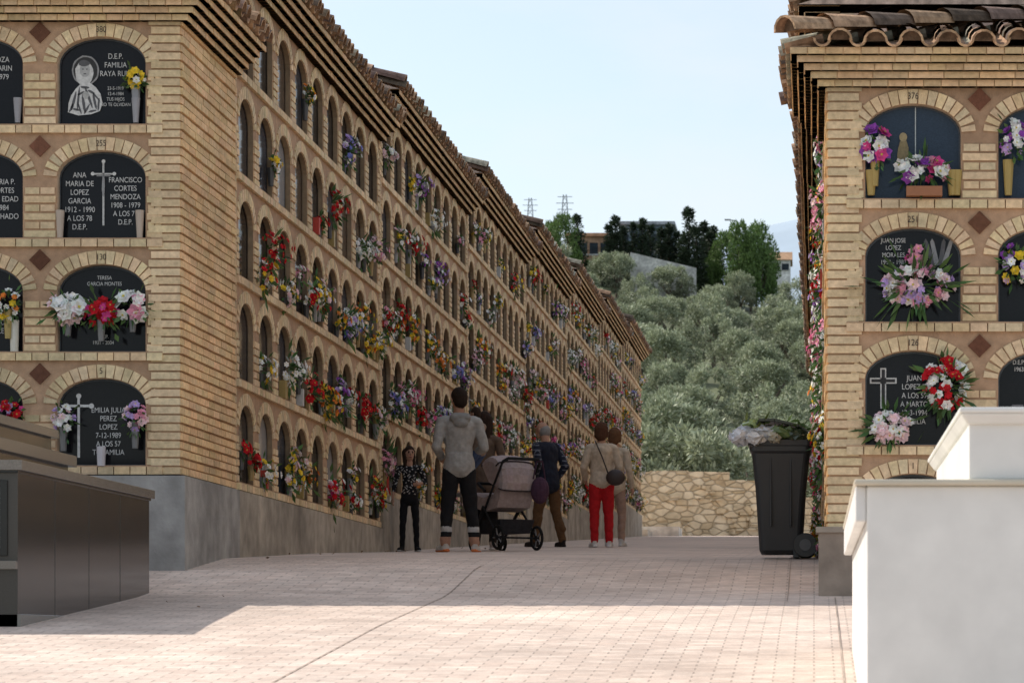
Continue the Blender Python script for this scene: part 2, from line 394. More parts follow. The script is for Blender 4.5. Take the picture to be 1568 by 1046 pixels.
for px in (27,208): dm.tube(P(px,188,DLf),P(px,150,DLf),.020,.033,(.3,.3,.32),0,10)
dm.tube(P(22,538,DLf),P(22,490,DLf),.03,.035,(.6,.58,.5),0,10)
for px in (1544,): dm.tube(P(px,299,DRf),P(px,245,DRf),.025,.04,GOLD,0,10)
dm.box(P(1550,676,DRf-.06),P(1566,620,DRf),(.1,.1,.11),0)
dm.build('vases',[M_obj],RP)
sy=MB()
def rect(px0,py0,px1,py1,D,c=(.5,.5,.48)):
    a=P(px0,py0,D);b=P(px1,py1,D);sy.poly([(a[0],D,b[2]),(b[0],D,b[2]),(b[0],D,a[2]),(a[0],D,a[2])],c)
def disc(px,py,rx,ry,D,c,n=18,jag=0,rot=0):
    pts=[];cr,sr=math.cos(rot),math.sin(rot)
    for k in range(n):
        t=2*math.pi*k/n;j=1+(R.uniform(-jag,jag));a,b=rx*j*math.cos(t),ry*j*math.sin(t);pts.append(P(px+a*cr-b*sr,py+a*sr+b*cr,D))
    sy.poly(pts,c)
dl=DLf+.058;dr=DRf+.058
g1=(.6,.6,.58);g2=(.28,.28,.28);g3=(.10,.10,.105)
disc(131,108,21,23,dl,g2,28,.02);disc(131,108,18.5,20.5,dl-.0005,(.03,.03,.03),28,.02)
disc(129,112,14,20,dl-.001,g1,20,.05);disc(130,107,8,11,dl-.002,(.42,.42,.41));disc(129,97,9,5,dl-.003,g3,12,.1)
sy.poly([P(x,y,dl-.0012) for x,y in ((104,172),(105,158),(109,146),(116,136),(124,128),(138,127),(147,134),(154,144),(157,158),(153,170),(140,175),(120,177))],g1)
for (x,y,a,b,r) in ((113,155,2,16,.25),(120,150,1.8,18,.1),(128,158,2.2,15,-.15),(136,150,2,17,-.35),(145,155,2,14,-.2),(151,160,1.6,10,.1),(130,134,7,2.2,.1),(124,143,6,1.8,-.5),(140,141,6,1.8,.5),(117,168,6,1.8,.2),(142,170,7,1.7,-.2),(109,165,1.5,8,.4),(133,167,1.6,9,.5),(122,166,1.4,9,-.3),(147,148,1.4,9,-.7)): disc(x,y,a,b,dl-.002,g3,10,.1,r)
for x in (127,133): disc(x,106,1.6,1.0,dl-.003,g3)
disc(130,113,2.2,.8,dl-.003,g3);disc(131,146,5,6,dl-.003,(.42,.42,.4),9,.1)
rect(156.8,246,159.8,345,dl);rect(141,265,176,267.5,dl);disc(158.5,247,3,3,dl-.001,g1,8);disc(142,266,3,3,dl-.001,g1,8);disc(175,266,3,3,dl-.001,g1,8);disc(158.3,285,2.4,16,dl-.002,g2,9,.15);rect(148,268.5,169,270,dl-.002,g2)
rect(118.5,606,122.5,700,dl,(.6,.6,.58));rect(102,619,140,623,dl,(.6,.6,.58));disc(120.5,606,4,4,dl-.001,g1);disc(102,621,4,4,dl-.001,g1);disc(140,621,4,4,dl-.001,g1)
rect(1348,563,1357,625,dr);rect(1332,578,1373,587,dr);rect(1350,565.5,1355,622.5,dr-.001,(.02,.02,.02));rect(1334.5,580.2,1370.5,584.8,dr-.002,(.02,.02,.02))
for k,(ang) in enumerate((-.5,-.3,.2,.45)):
    cx,cy=1430+k*5,392
    sy.poly([P(cx-4,cy+14,dr-.0004*k),P(cx+4,cy+14,dr-.0004*k),P(cx+math.sin(ang)*26+3,cy-22,dr-.0004*k),P(cx+math.sin(ang)*26,cy-27,dr-.0004*k),P(cx+math.sin(ang)*26-3,cy-22,dr-.0004*k)],g2 if k%2 else g3)
rect(1401,165,1402.5,300,dr,(.45,.5,.5));disc(1383,238,9,24,dr-.002,(.25,.2,.1),12,.1);disc(1383,210,6,7,dr-.003,(.35,.28,.15))
sy.build('engravings',[mat('engraving',rough=.7,attr=True,noise=.2,nscale=60)],LP)
def tx(s,px,py,D,size,par,k=.74):
    X,Y,Z=P(px,py,D);f=Fr((0,0,0),(1,0,0),(0,-1,0));text(par,f,s,X,Z,-D,size*k)
tx('D.E.P.\nFAMILIA\nRAYA RUIZ',177,100,dl,.080,LP);tx('23-5-1919\n12-4-1984\nTUS HIJOS\nNO TE OLVIDAN',177,148,dl,.050,LP)
tx('ANA\nMARIA DE\nLOPEZ\nGARCIA\n1912 - 1990\nA LOS 78\nD.E.P.',122,308,dl,.080,LP);tx('FRANCISCO\nCORTES\nMENDOZA\n1908 - 1979\nA LOS 71\nD.E.P.',192,308,dl,.078,LP)
tx('TERESA\nGARCIA MONTES',160,430,dl,.056,LP);tx('D.E.P.\n1931 - 2004',158,520,dl,.056,LP)
tx('EMILIA JULIA\nPEREZ\nLOPEZ\n7-12-1989\nA LOS 57\nTU FAMILIA',166,660,dl,.078,LP)
for y,s in ((105,'OZA\nMARIN\n1979'),(305,'MARIA P.\nCORTES\nA LA EDAD\n1984\nMACHADO'),(500,'NDA\nD.E.P.'),(650,'D.E.P.')): tx(s,4,y,dl,.08,LP)
tx('JUAN JOSE\nLOPEZ\nMORALES\n1950 - 1987',1368,385,dr,.062,RP)
tx('JUAN\nLOPEZ P.\nA LOS 59\nA MARTO\n12-3-1994\nFAMILIA',1400,612,dr,.074,RP);tx('D.E.P.\n1963',1560,560,dr,.06,RP)
for r,(a,b) in enumerate((('5','1'),('130','126'),('255','251'),('380','376'))):
    text(LP,LF,a,.1275+.47,zl(r,-1)+.665+.055,.016,.065,'niche_number',M_num)
    text(RP,RF,b,.1275+.47,zl(r,1)+.665+.055,.016,.065,'niche_number',M_num)
# ---------------------------------------------------------------- polished tomb (left)
t=MB();fr=Fr((-4.75,18.3,0),(0,1,0),(1,0,0))
G=(.05,.045,.04);G2=(.17,.155,.135)
zt=1.09
def tb(u0,u1,z0,z1,d0,d1,c,m=0): fbox(t,fr,u0,u1,z0,z1,d0,d1,c,m)
tb(0,3.62,-.4,zt-.06,-3,0,G)
for i,uu in enumerate((.9,1.8,2.7)): tb(uu-.003,uu+.003,-.3,zt-.07,-.01,.002,(.02,.02,.02))
tb(-.04,3.65,zt-.06,zt,-3,.035,G2)
tb(-.03,3.64,zt-.075,zt-.06,-3,.01,(.01,.01,.01))
tb(-.0,3.62,-.4,gz(18.5)+.06,-3,.02,(.2,.19,.17))
tb(.25,3.5,zt,1.25,-3,-.55,G);tb(.2,3.55,1.25,1.33,-3,-.50,G2)
tb(.5,3.3,1.33,1.44,-3,-.62,G);tb(.45,3.35,1.44,1.5,-3,-.58,G2)
fz=Fr((-4.75,18.3,0),(-1,0,0),(0,-1,0))
fbox(t,fz,.06,1.2,.52,.97,0,.02,(.01,.01,.01));fbox(t,fz,.10,1.16,.56,.93,.02,.024,(.10,.11,.12));fbox(t,fz,.0,1.3,.44,.49,0,.05,G2)
to=t.build('granite_tomb',[M_gran])
bv=to.modifiers.new('b','BEVEL');bv.width=.005;bv.limit_method='ANGLE'
# ---------------------------------------------------------------- white tomb (right)
w=MB();fw=Fr((.205,12.,0),(1,0,0),(0,-1,0));WC=(.74,.735,.70)
def wb(u0,u1,z0,z1,d0,d1,c=WC): fbox(w,fw,u0,u1,z0,z1,d0,d1,c)
ztw=.635
wb(0,2.4,-1,ztw-.02,-4.6,0);wb(-.05,2.45,ztw-.02,ztw+.004,-4.65,.03,(.58,.53,.42))
wb(-.045,-.0,ztw-.16,ztw-.02,-4.6,-.02,(.7,.7,.68))
wb(.40,2.3,ztw+.004,ztw+.25,-3.2,-.02);
p=fw.p
def frus(u0,u1,z0,z1,d0,d1,e,c):
    w.hexa([p(u0+e,z0,d0+e),p(u1-e,z0,d0+e),p(u1-e,z0,d1-e),p(u0+e,z0,d1-e),p(u0,z1,d0),p(u1,z1,d0),p(u1,z1,d1),p(u0,z1,d1)],c)
frus(.365,2.35,ztw+.22,ztw+.262,-3.3,.03,.03,WC);wb(.36,2.36,ztw+.262,ztw+.285,-3.31,.035)
ob=w.build('white_tomb',[M_white])
bv=ob.modifiers.new('b','BEVEL');bv.width=.008;bv.segments=2;bv.limit_method='ANGLE'
# ---------------------------------------------------------------- wheeled bin
def wbin():
    b=MB();D=25.1;s=F/D;cx=(1196-VX)/s;z0=gz(D)
    BK=(.018,.019,.021)
    def ring(z,hw,hd,r=.05,n=5,yo=0):
        pts=[]
        for (sx,sy_) in ((1,1),(-1,1),(-1,-1),(1,-1)):
            for k in range(n):
                a={(1,1):0,(-1,1):90,(-1,-1):180,(1,-1):270}[(sx,sy_)]+90*k/(n-1);a=math.radians(a)
                pts.append((cx+sx*(hw-r)+r*math.cos(a),D+yo+sy_*(hd-r)+r*math.sin(a),z))
        return pts
    lv=[(.03,.16,.17),(.06,.175,.19),(.55,.205,.235),(.84,.235,.265),(.86,.25,.28),(.90,.252,.282),(.905,.265,.295),(.95,.268,.298),(.955,.255,.285)]
    prev=None
    for (z,hw,hd) in lv:
        rg=ring(z0+z,hw,hd)
        if prev:
            n=len(rg)
            for k in range(n): b.poly([prev[k],prev[(k+1)%n],rg[(k+1)%n],rg[k]],BK)
        else: b.poly(rg,BK)
        prev=rg
    b.poly(prev,(.02,.02,.02))
    for k in (-.08,.08): b.box((cx+k-.008,D-.262,z0+.25),(cx+k+.008,D-.20,z0+.80),BK)
    hx=cx+.30
    b.path([(cx+.25,D-.2,z0+.93),(hx,D-.2,z0+.96),(hx,D+.2,z0+.96),(cx+.25,D+.2,z0+.93)],.016,BK)
    b.tube((cx+.17,D-.27,z0+.10),(cx+.17,D+.27,z0+.10),.012,.012,(.2,.2,.2))
    for yy in (-.24,.24):
        b.tube((cx+.2,D+yy-.03,z0+.10),(cx+.2,D+yy+.03,z0+.10),.098,.098,(.012,.012,.012),n=24)
        b.tube((cx+.2,D+yy-.034,z0+.10),(cx+.2,D+yy+.034,z0+.10),.05,.05,(.07,.07,.07),n=16)
    b.box((cx+.1,D-.2,z0+.0),(cx+.15,D+.2,z0+.08),BK)
    la=math.radians(14)
    lid=[]
    for (u,dz) in ((0,.0),(.15,.055),(.35,.06),(.48,.03),(.5,-.01)):
        x=cx+.29-u*math.cos(la);z=z0+.975+u*math.sin(la)*.9+dz
        lid.append((x,z))
    for q,r in zip(lid[:-1],lid[1:]):
        b.hexa([(q[0],D-.29,q[1]-.012),(r[0],D-.29,r[1]-.012),(r[0],D+.29,r[1]-.012),(q[0],D+.29,q[1]-.012),(q[0],D-.29,q[1]+.012),(r[0],D-.29,r[1]+.012),(r[0],D+.29,r[1]+.012),(q[0],D+.29,q[1]+.012)],(.03,.04,.028))
    o=b.build('wheeled_rubbish_bin',[M_plastic])
    bv=o.modifiers.new('b','BEVEL');bv.width=.004;bv.limit_method='ANGLE'
    g=MB()
    for (dx,dy,dz,rx,rz,c) in ((-.27,-.16,1.0,.12,.07,(.5,.53,.57)),(-.33,-.22,.97,.085,.06,(.62,.64,.68)),(-.14,-.24,1.0,.13,.06,(.42,.45,.48)),(-.2,-.27,.96,.08,.05,(.6,.6,.6)),(.0,-.22,1.0,.15,.06,(.10,.15,.05)),(.13,-.24,.99,.1,.05,(.05,.07,.04)),(-.22,-.15,1.07,.09,.04,(.25,.34,.12)),(-.05,-.27,.97,.06,.04,(.4,.38,.3))):
        i0=len(g.v);g.ell((cx+dx,D+dy,z0+dz),(rx,.12,rz),c,nu=16,nv=10)
        for i in range(i0,len(g.v)):
            v=g.v[i];k=.02;g.v[i]=(v[0]+R.uniform(-k,k),v[1]+R.uniform(-k,k),v[2]+R.uniform(-k,k))
    for i in range(60):
        leafq(g,(cx+R.uniform(-.3,.2),D+R.uniform(-.3,0),z0+R.uniform(.98,1.1)),(R.uniform(-1,1),R.uniform(-1,0),R.uniform(-.3,.8)),.1,.015,vary((.10,.16,.05),.4))
    gg=g.build('rubbish_bags',[mat('bag_film',rough=.25,attr=True,noise=.2,nscale=30)],o)
wbin()
# ---------------------------------------------------------------- people (voxel-fused figures)
def figure(name,loc,yaw,Ht,prims,parent=None,vox=.0075,pattern=None):
    k=Ht/1.75
    V=[];Fc=[];frames=[]
    for (p0,p1,r0,r1,sa,sb,c) in prims:
        p0=Vector(p0);p1=Vector(p1);d=p1-p0
        d=Vector((0,0,1)) if d.length<1e-5 else d.normalized()
        ref=Vector((1,0,0)) if abs(d.x)<.8 else Vector((0,1,0))
        a=(ref-d*ref.dot(d)).normalized();b=d.cross(a)
        frames.append((p0,p1,r0,r1,a,b,d,sa,sb))
        n=16;i0=len(V);rings=[]
        for j in range(1,5):
            t=math.radians(-90+22.5*j);rings.append((p0+d*r0*math.sin(t),r0*math.cos(t)))
        for j in range(0,4):
            t=math.radians(22.5*j);rings.append((p1+d*r1*math.sin(t),r1*math.cos(t)))
        V.append(p0-d*r0)
        for (cc,rr) in rings:
            for q in range(n):
                t=2*math.pi*q/n;V.append(cc+a*rr*sa*math.cos(t)+b*rr*sb*math.sin(t))
        V.append(p1+d*r1)
        for q in range(n): Fc.append((i0,i0+1+(q+1)%n,i0+1+q))
        for j in range(len(rings)-1):
            for q in range(n):
                A=i0+1+j*n;B=A+n;Fc.append((A+q,A+(q+1)%n,B+(q+1)%n,B+q))
        A=i0+1+(len(rings)-1)*n
        for q in range(n): Fc.append((A+q,A+(q+1)%n,len(V)-1))
    me=bpy.data.meshes.new(name);me.from_pydata([tuple(v) for v in V],[],Fc)
    o=bpy.data.objects.new(name,me);sc.collection.objects.link(o)
    rm=o.modifiers.new('r','REMESH');rm.mode='VOXEL';rm.voxel_size=vox;rm.adaptivity=0
    sm=o.modifiers.new('s','SMOOTH');sm.factor=.5;sm.iterations=3
    dg=bpy.context.evaluated_depsgraph_get();ev=o.evaluated_get(dg)
    nm=bpy.data.meshes.new_from_object(ev);o.modifiers.clear();o.data=nm
    nf=len(nm.polygons);C=np.empty(nf*3);nm.polygons.foreach_get('center',C);C=C.reshape(-1,3)
    best=np.full(nf,1e9);lab=np.zeros(nf,int)
    for i,(p0,p1,r0,r1,a,b,d,sa,sb) in enumerate(frames):
        q=C-np.array(p0);L=(p1-p0).length;al=q@np.array(d);x=q@np.array(a)/sa;y=q@np.array(b)/sb
        t=np.clip(al,0,L);fr_=t/L if L>1e-5 else 0*t
        dist=np.sqrt(x*x+y*y+(al-t)**2)-(r0+(r1-r0)*fr_)
        m=dist<best;best[m]=dist[m];lab[m]=i
    cols=np.array([p[6] for p in prims])[lab]
    if pattern is not None: cols=pattern(C,cols,lab)
    nv=len(nm.vertices);co=np.empty(nv*3);nm.vertices.foreach_get('co',co);co=co.reshape(-1,3)
    no=np.empty(nv*3);nm.vertices.foreach_get('normal',no);no=no.reshape(-1,3)
    wv=np.sin(co[:,2]*48+np.sin(co[:,0]*22)*2+co[:,1]*15)*.5+np.sin(co[:,2]*23+co[:,0]*35)*.5
    mk=(co[:,2]<1.42)&(co[:,2]>.12)
    co+=no*(wv*.005*mk)[:,None];nm.vertices.foreach_set('co',co.ravel())
    nm.materials.clear();nm.materials.append(M_cloth)
    ca=nm.color_attributes.new(name='Col',type='FLOAT_COLOR',domain='CORNER')
    tot=np.empty(nf,int);nm.polygons.foreach_get('loop_total',tot)
    arr=np.ones((nf,4),np.float32);arr[:,:3]=cols
    ca.data.foreach_set('color',np.repeat(arr,tot,axis=0).ravel())
    nm.polygons.foreach_set('use_smooth',[True]*nf)
    o.scale=(k,k,k);o.rotation_euler=(0,0,yaw);o.location=loc
    if parent:o.parent=parent
    return o
SK=(.45,.26,.18)
def body(top,legs,hair,shoes,hairstyle='short',arms=None,stance=None,lean=0.,hood=None,skin=SK,topr=1.,legr=1.,sleeve=1.0,coat=0.0,belly=0,fem=False,headturn=0.,sole=None,neckc=None,headtilt=0.):
    Q=[]
    def a(p0,p1,r0,r1=None,sa=1,sb=1,c=top): Q.append((p0,p1,r0,r0 if r1 is None else r1,sa,sb,c))
    ly=lambda z:lean*max(0,z-.95)
    def q(x,y,z): return (x,y+ly(z),z)
    sw=.155 if not fem else .135
    ct,st=math.cos(headturn),math.sin(headturn)
    hc=(0,ly(1.6)+.02+headtilt*.03,1.615)
    def h(x,y,z): return (hc[0]+x*ct-y*st,hc[1]+x*st+y*ct,hc[2]+z)
    a(h(0,-.005,.03),h(0,.005,.035),.088,.088,.92,1.12,skin)
    a(h(0,.03,-.05),h(0,.02,.0),.055,.07,1,1,skin)
    a(h(0,.105,-.005),h(0,.092,.03),.014,.009,1,1,skin)
    for s in(-1,1):
        a(h(s*.083,-.005,-.01),h(s*.085,-.01,.02),.013,.016,.6,1,skin)
        a(h(s*.033,.087,.03),h(s*.034,.087,.03),.0095,None,1,1,(.03,.02,.02))
        a(h(s*.025,.095,.048),h(s*.045,.088,.048),.006,None,1,1,hair)
    a(h(-.018,.098,-.042),h(.018,.098,-.042),.008,None,1,1,(.35,.12,.10))
    if hairstyle!='bald':
        a(h(0,-.02,.05),h(0,-.01,.055),.094,.094,.95,1.1,hair)
        a(h(0,-.05,-.005),h(0,-.04,.04),.075,.085,1,1,hair)
    else:
        a(h(0,-.045,-.01),h(0,-.045,.01),.082,.080,1.06,.95,hair)
    if hairstyle=='bob':
        for s in(-1,1): a(h(s*.07,-.01,-.04),h(s*.06,-.01,.06),.04,.05,.8,1.3,hair)
        a(h(0,-.06,-.05),h(0,-.05,.04),.075,.085,1.1,.8,hair)
    if hairstyle=='long':
        for s in(-1,1): a(h(s*.075,0,-.17),h(s*.065,-.01,.05),.028,.042,1,1.2,hair)
        a(h(0,-.075,-.2),h(0,-.06,.04),.06,.08,1.4,.7,hair)
    a(q(0,-.005,1.42),q(0,.01,1.57),.062,.055,1,1,neckc or skin)
    a(q(0,0,1.16),q(0,-.005,1.34),.098*topr,.115*topr,1.45 if not fem else 1.3,1.0,top)
    a(q(-sw,-.005,1.395),q(sw,-.005,1.395),.06*topr,None,1,1,top)
    a(q(0,-.01,1.38),q(0,-.005,1.44),.09,.055,1.2,1,top)
    a(q(0,.01+belly*.5,.98),q(0,.0,1.2),.102*topr+belly,.10*topr,1.34,1,top)
    a(q(0,-.012,.90-coat),q(0,-.005,1.0),.116*min(topr,1.08),.108*min(topr,1.08),1.38,1.06,top)
    if hood:
        a(q(-.06,-.10,1.43),q(.06,-.10,1.43),.055,None,1,1,hood);a(q(0,-.12,1.38),q(0,-.09,1.44),.06,.05,1.4,.8,hood)
    st_=stance or [(-.10,0,0,0),(.10,0,0,0)]
    a((-.045,-.005,.86),(.045,-.005,.86),.10,None,1,1,legs)
    for s,(fx,fy,kf,toe) in zip((-1,1),st_):
        hip=(s*.082,-.005,.86);kn=((s*.095+fx)/2,fy/2+.03+kf,.49);an=(fx,fy-.02,.10)
        a(hip,kn,.088*legr,.067*legr,1,1,legs);a(kn,an,.065*legr,.05*legr,1,1,legs)
        a((kn[0],kn[1]-.03,.40),(an[0],an[1]-.01,.25),.05*legr,.045*legr,1,1,legs)
        tx_,ty_=math.sin(toe),math.cos(toe)
        a((fx,fy-.03,.045),(fx+tx_*.15,fy-.03+ty_*.16,.035),.042,.036,1,1,shoes)
        a((fx,fy-.03,.09),(fx,fy-.01,.07),.045,.042,1,1,shoes)
        a((fx-tx_*.03,fy-.06,.014),(fx+tx_*.16,fy-.03+ty_*.17,.014),.03,.03,1.25,.6,sole or shoes)
    am=arms or [((-.235,-.02,1.13),(-.25,.06,.89)),((.235,-.02,1.13),(.25,.06,.89))]
    for s,(el,wr) in zip((-1,1),am):
        sh=q(s*(sw+.035),-.005,1.385);el=Vector(q(*el));wr=Vector(q(*wr))
        a(sh,tuple(el),.058*topr,.047*topr,1,1,top)
        cu=el.lerp(wr,sleeve)
        a(tuple(el),tuple(cu),.046*topr,.036*topr,1,1,top)
        a(tuple(el.lerp(wr,.2)),tuple(wr),.032,.025,1,1,skin)
        d=(wr-el).normalized();sd=d.cross(Vector((s,0,0)));sd=Vector((0,1,0)) if sd.length<.1 else sd.normalized()
        if sd.y<0:sd=-sd
        nrm=d.cross(sd).normalized()
        pc=wr+d*.075
        a(tuple(wr),tuple(pc),.026,.03,1,1,skin)
        inw=nrm if nrm.x*s<0 else -nrm
        for j,(off,ln) in enumerate(((.028,.07),(.010,.08),(-.009,.075),(-.027,.058))):
            k0=pc+sd*off;k1=k0+d*ln*.5+inw*.006;k2=k1+d*ln*.4+inw*.022
            a(tuple(k0),tuple(k1),.0095,.009,1,1,skin);a(tuple(k1),tuple(k2),.009,.0075,1,1,skin)
        t0=wr+d*.03+sd*.02;t1=t0+sd*.035+d*.03+inw*.01;t2=t1+d*.03+inw*.008
        a(tuple(t0),tuple(t1),.012,.0105,1,1,skin);a(tuple(t1),tuple(t2),.0105,.009,1,1,skin)
    return Q
def at(px,D,py=None):
    X=(px-VX)*D/F; return (X,D,gz(D))
r_=math.radians
def girlpat(C,cols,lab):
    o=cols.copy()
    top=np.all(np.abs(cols-np.array((.015,.015,.017)))<1e-4,axis=1)
    w_=np.sin(C[:,0]*75+np.sin(C[:,2]*50)*1.5)*np.sin(C[:,2]*70+np.sin(C[:,0]*60))
    m=top&(w_>.5)&(C[:,2]>.95);o[m]=(.45,.43,.41);return o
figure('girl_standing',at(627,35.0),r_(185),1.2,body((.015,.015,.017),(.012,.012,.014),(.035,.02,.012),(.02,.02,.02),'long',
   arms=[((-.27,.02,1.15),(-.17,.20,1.12)),((.25,-.03,1.13),(.27,.05,.90))],stance=[(-.12,0,0,-.3),(.12,.02,0,.3)],fem=True,legr=.85,topr=.88,sleeve=.55,headturn=.3,sole=(.5,.5,.5)),pattern=girlpat)
def hoodpat(C,cols,lab):
    o=cols.copy();dark=np.all(np.abs(cols-np.array((.016,.016,.018)))<1e-4,axis=1)
    m=dark&(C[:,2]<.27)&(C[:,2]>.215);o[m]=(.5,.5,.5)
    m=dark&(C[:,2]<.16);o[m]=(.42,.24,.17)
    return o
man=figure('man_in_grey_hoodie',at(703,34.2),r_(14),1.82,body((.36,.35,.33),(.016,.016,.018),(.025,.015,.01),(.6,.58,.55),'short',
   arms=[((-.25,-.06,1.12),(-.17,.16,1.02)),((.27,-.02,1.12),(.20,.20,1.08))],stance=[(-.15,.0,0,-.35),(.17,.04,0,.35)],hood=(.28,.275,.26),topr=1.10,legr=1.12,sole=(.7,.22,.08),sleeve=.95,headturn=.25),pattern=hoodpat)
X,Y,Z=at(733,34.45)
figure('toddler_carried',(X,Y,Z+.62),r_(60),1.0,body((.32,.24,.19),(.07,.10,.19),(.03,.018,.012),(.3,.3,.3),'short',
   arms=[((-.24,.10,1.2),(-.20,.30,1.25)),((.24,.10,1.2),(.18,.32,1.3))],stance=[(-.16,.28,.16,0),(.16,.28,.16,0)],topr=1.15,legr=1.1,lean=.1))
figure('woman_in_brown_coat',at(742,37.0),r_(-10),1.66,body((.13,.09,.065),(.03,.025,.025),(.03,.017,.012),(.5,.45,.42),'long',
   arms=[((-.24,.0,1.14),(-.2,.2,1.12)),((.24,.0,1.14),(.22,.2,1.05))],fem=True,coat=.12,stance=[(-.1,0,0,-.2),(.1,.05,0,.2)],sole=(.6,.6,.6)))
def oldpat(C,cols,lab):
    o=cols.copy();t_=np.all(np.abs(cols-np.array((.018,.021,.034)))<1e-4,axis=1)
    m=t_&(np.abs(C[:,0])>.19)&((np.sin(C[:,2]*95)>.78)|(np.sin(C[:,1]*95+C[:,0]*60)>.85));o[m]=(.14,.15,.18);return o
figure('elderly_man',at(840,41.6),r_(48),1.70,body((.018,.021,.034),(.12,.065,.03),(.25,.24,.23),(.025,.02,.018),'bald',
   arms=[((-.25,-.08,1.13),(-.2,.08,.93)),((.25,-.10,1.13),(.17,.05,.92))],stance=[(-.15,.12,0,-.2),(.13,-.12,0,.25)],lean=.12,belly=.02,topr=1.14,legr=1.1,coat=.04,headturn=.2,headtilt=1),pattern=oldpat)
wm=figure('woman_in_red_trousers',at(921,41.0),r_(8),1.66,body((.52,.43,.33),(.45,.015,.02),(.08,.036,.02),(.65,.62,.6),'bob',
   arms=[((-.25,-.02,1.13),(-.22,.14,.98)),((.26,-.02,1.12),(.16,.18,1.02))],stance=[(-.10,0,0,-.25),(.11,.03,0,.2)],fem=True,topr=1.16,legr=1.12,coat=-.02,headturn=-.2,sole=(.7,.7,.7)))
hb=MB()
X,Y,Z=at(921,41.0)
hb.ell((X+.20,Y-.20,Z+.92),(.13,.05,.11),(.035,.022,.02),nu=14,nv=8)
hb.path([(X+.1,Y-.21,Z+.98),(X+.02,Y-.19,Z+1.2),(X-.06,Y-.15,Z+1.38),(X-.08,Y-.02,Z+1.42)],.009,(.03,.02,.018))
hb.build('handbag',[M_obj],smooth=True)
figure('woman_in_cream_jacket',at(941,42.6),r_(-15),1.64,body((.52,.44,.34),(.36,.25,.2),(.12,.06,.03),(.6,.6,.6),'bob',fem=True,topr=1.12,coat=.03,stance=[(-.1,0,0,0),(.1,.04,0,0)]))
# ---------------------------------------------------------------- stroller
def stroller():
    b=MB();X,Y,Z=at(771,36.2);X=float(X)
    yaw=r_(35);c,s=math.cos(yaw),math.sin(yaw)
    def T(x,y,z): return (X+x*c-y*s,Y+x*s+y*c,Z+z)
    FR=(.02,.02,.022);HD=(.40,.33,.32);BL_=(.03,.03,.035)
    for sx in(-.26,.26):
        for (wy,r,off) in ((-.33,.145,0),(.38,.10,-.06)):
            cx=sx if wy<0 else sx*.75
            n=20
            pts=[T(cx,wy+(r-.015)*math.cos(2*math.pi*k/n),r+(r-.015)*math.sin(2*math.pi*k/n)) for k in range(n+1)]
            b.path(pts,.018,(.015,.015,.015),n=7)
            for k in range(5):
                t_=2*math.pi*k/5;b.tube(T(cx,wy,r),T(cx,wy+(r-.02)*math.cos(t_),r+(r-.02)*math.sin(t_)),.008,.008,(.25,.25,.26),n=5)
            b.tube(T(cx-.02,wy,r),T(cx+.02,wy,r),.03,.03,FR,n=10)
        b.path([T(sx,-.33,.145),T(sx*.95,.05,.52),T(sx*.75,.38,.10)],.014,FR)
        b.path([T(sx*.8,.30,.2),T(sx*.95,-.1,.62),T(sx*.95,-.42,1.02)],.014,FR)
    b.path([T(-.247,-.42,1.02),T(-.2,-.47,1.06),T(.2,-.47,1.06),T(.247,-.42,1.02)],.019,FR)
    b.tube(T(-.26,-.33,.145),T(.26,-.33,.145),.012,.012,FR)
    b.hexa([T(-.2,-.28,.2),T(.2,-.28,.2),T(.17,.25,.2),T(-.17,.25,.2),T(-.23,-.33,.36),T(.23,-.33,.36),T(.2,.28,.36),T(-.2,.28,.36)],BL_)
    pr=[(-.30,.62),(-.24,.50),(.05,.46),(.35,.52),(.46,.64),(.42,.70),(.1,.62),(-.16,.66),(-.30,.98),(-.36,.95)]
    b.poly([T(-.22,y,z) for y,z in pr],HD);b.poly([T(.22,y,z) for y,z in pr],HD)
    for q,r in zip(pr,pr[1:]+pr[:1]): b.poly([T(-.22,*q),T(.22,*q),T(.22,*r),T(-.22,*r)],HD)
    n=9;prev=None
    for k in range(n+1):
        t_=r_(200-150*k/n);rr=.33
        ring=[]
        for j in range(9):
            u=math.pi*j/8;wx=-.24*math.cos(u);bul=.75+.25*math.sin(u)**.5
            ring.append(T(wx,-.08+rr*bul*math.cos(t_)*1.0,.80+rr*bul*math.sin(t_)*.98))
        if prev:
            for j in range(8): b.poly([prev[j],prev[j+1],ring[j+1],ring[j]],vary(HD,.06))
            for jj in (0,8): b.poly([prev[jj],ring[jj],T(-.24 if jj==0 else .24,-.08,.80)],vary(HD,.05))
        prev=ring
    for k in (0,4,9):
        t_=r_(200-150*k/n);pts=[]
        for j in range(9):
            u=math.pi*j/8;bul=.76+.25*math.sin(u)**.5;pts.append(T(-.245*math.cos(u),-.08+.333*bul*math.cos(t_),.80+.333*bul*math.sin(t_)*.98))
        b.path(pts,.009,(.05,.04,.04),n=6)
    b.path([T(-.22,.05,.70),T(-.2,.26,.80),T(.2,.26,.80),T(.22,.05,.70)],.018,FR)
    b.hexa([T(-.15,.42,.36),T(.15,.42,.36),T(.15,.47,.36),T(-.15,.47,.36),T(-.15,.40,.6),T(.15,.40,.6),T(.15,.45,.6),T(-.15,.45,.6)],BL_)
    b.ell(T(.24,-.44,.70),(.11,.08,.16),(.07,.035,.06),nu=14,nv=10)
    b.path([T(.14,-.46,.83),T(.18,-.47,1.04),T(.26,-.46,1.04),T(.30,-.46,.83)],.01,(.06,.03,.05))
    b.build('baby_stroller',[M_cloth],smooth=False)
stroller()
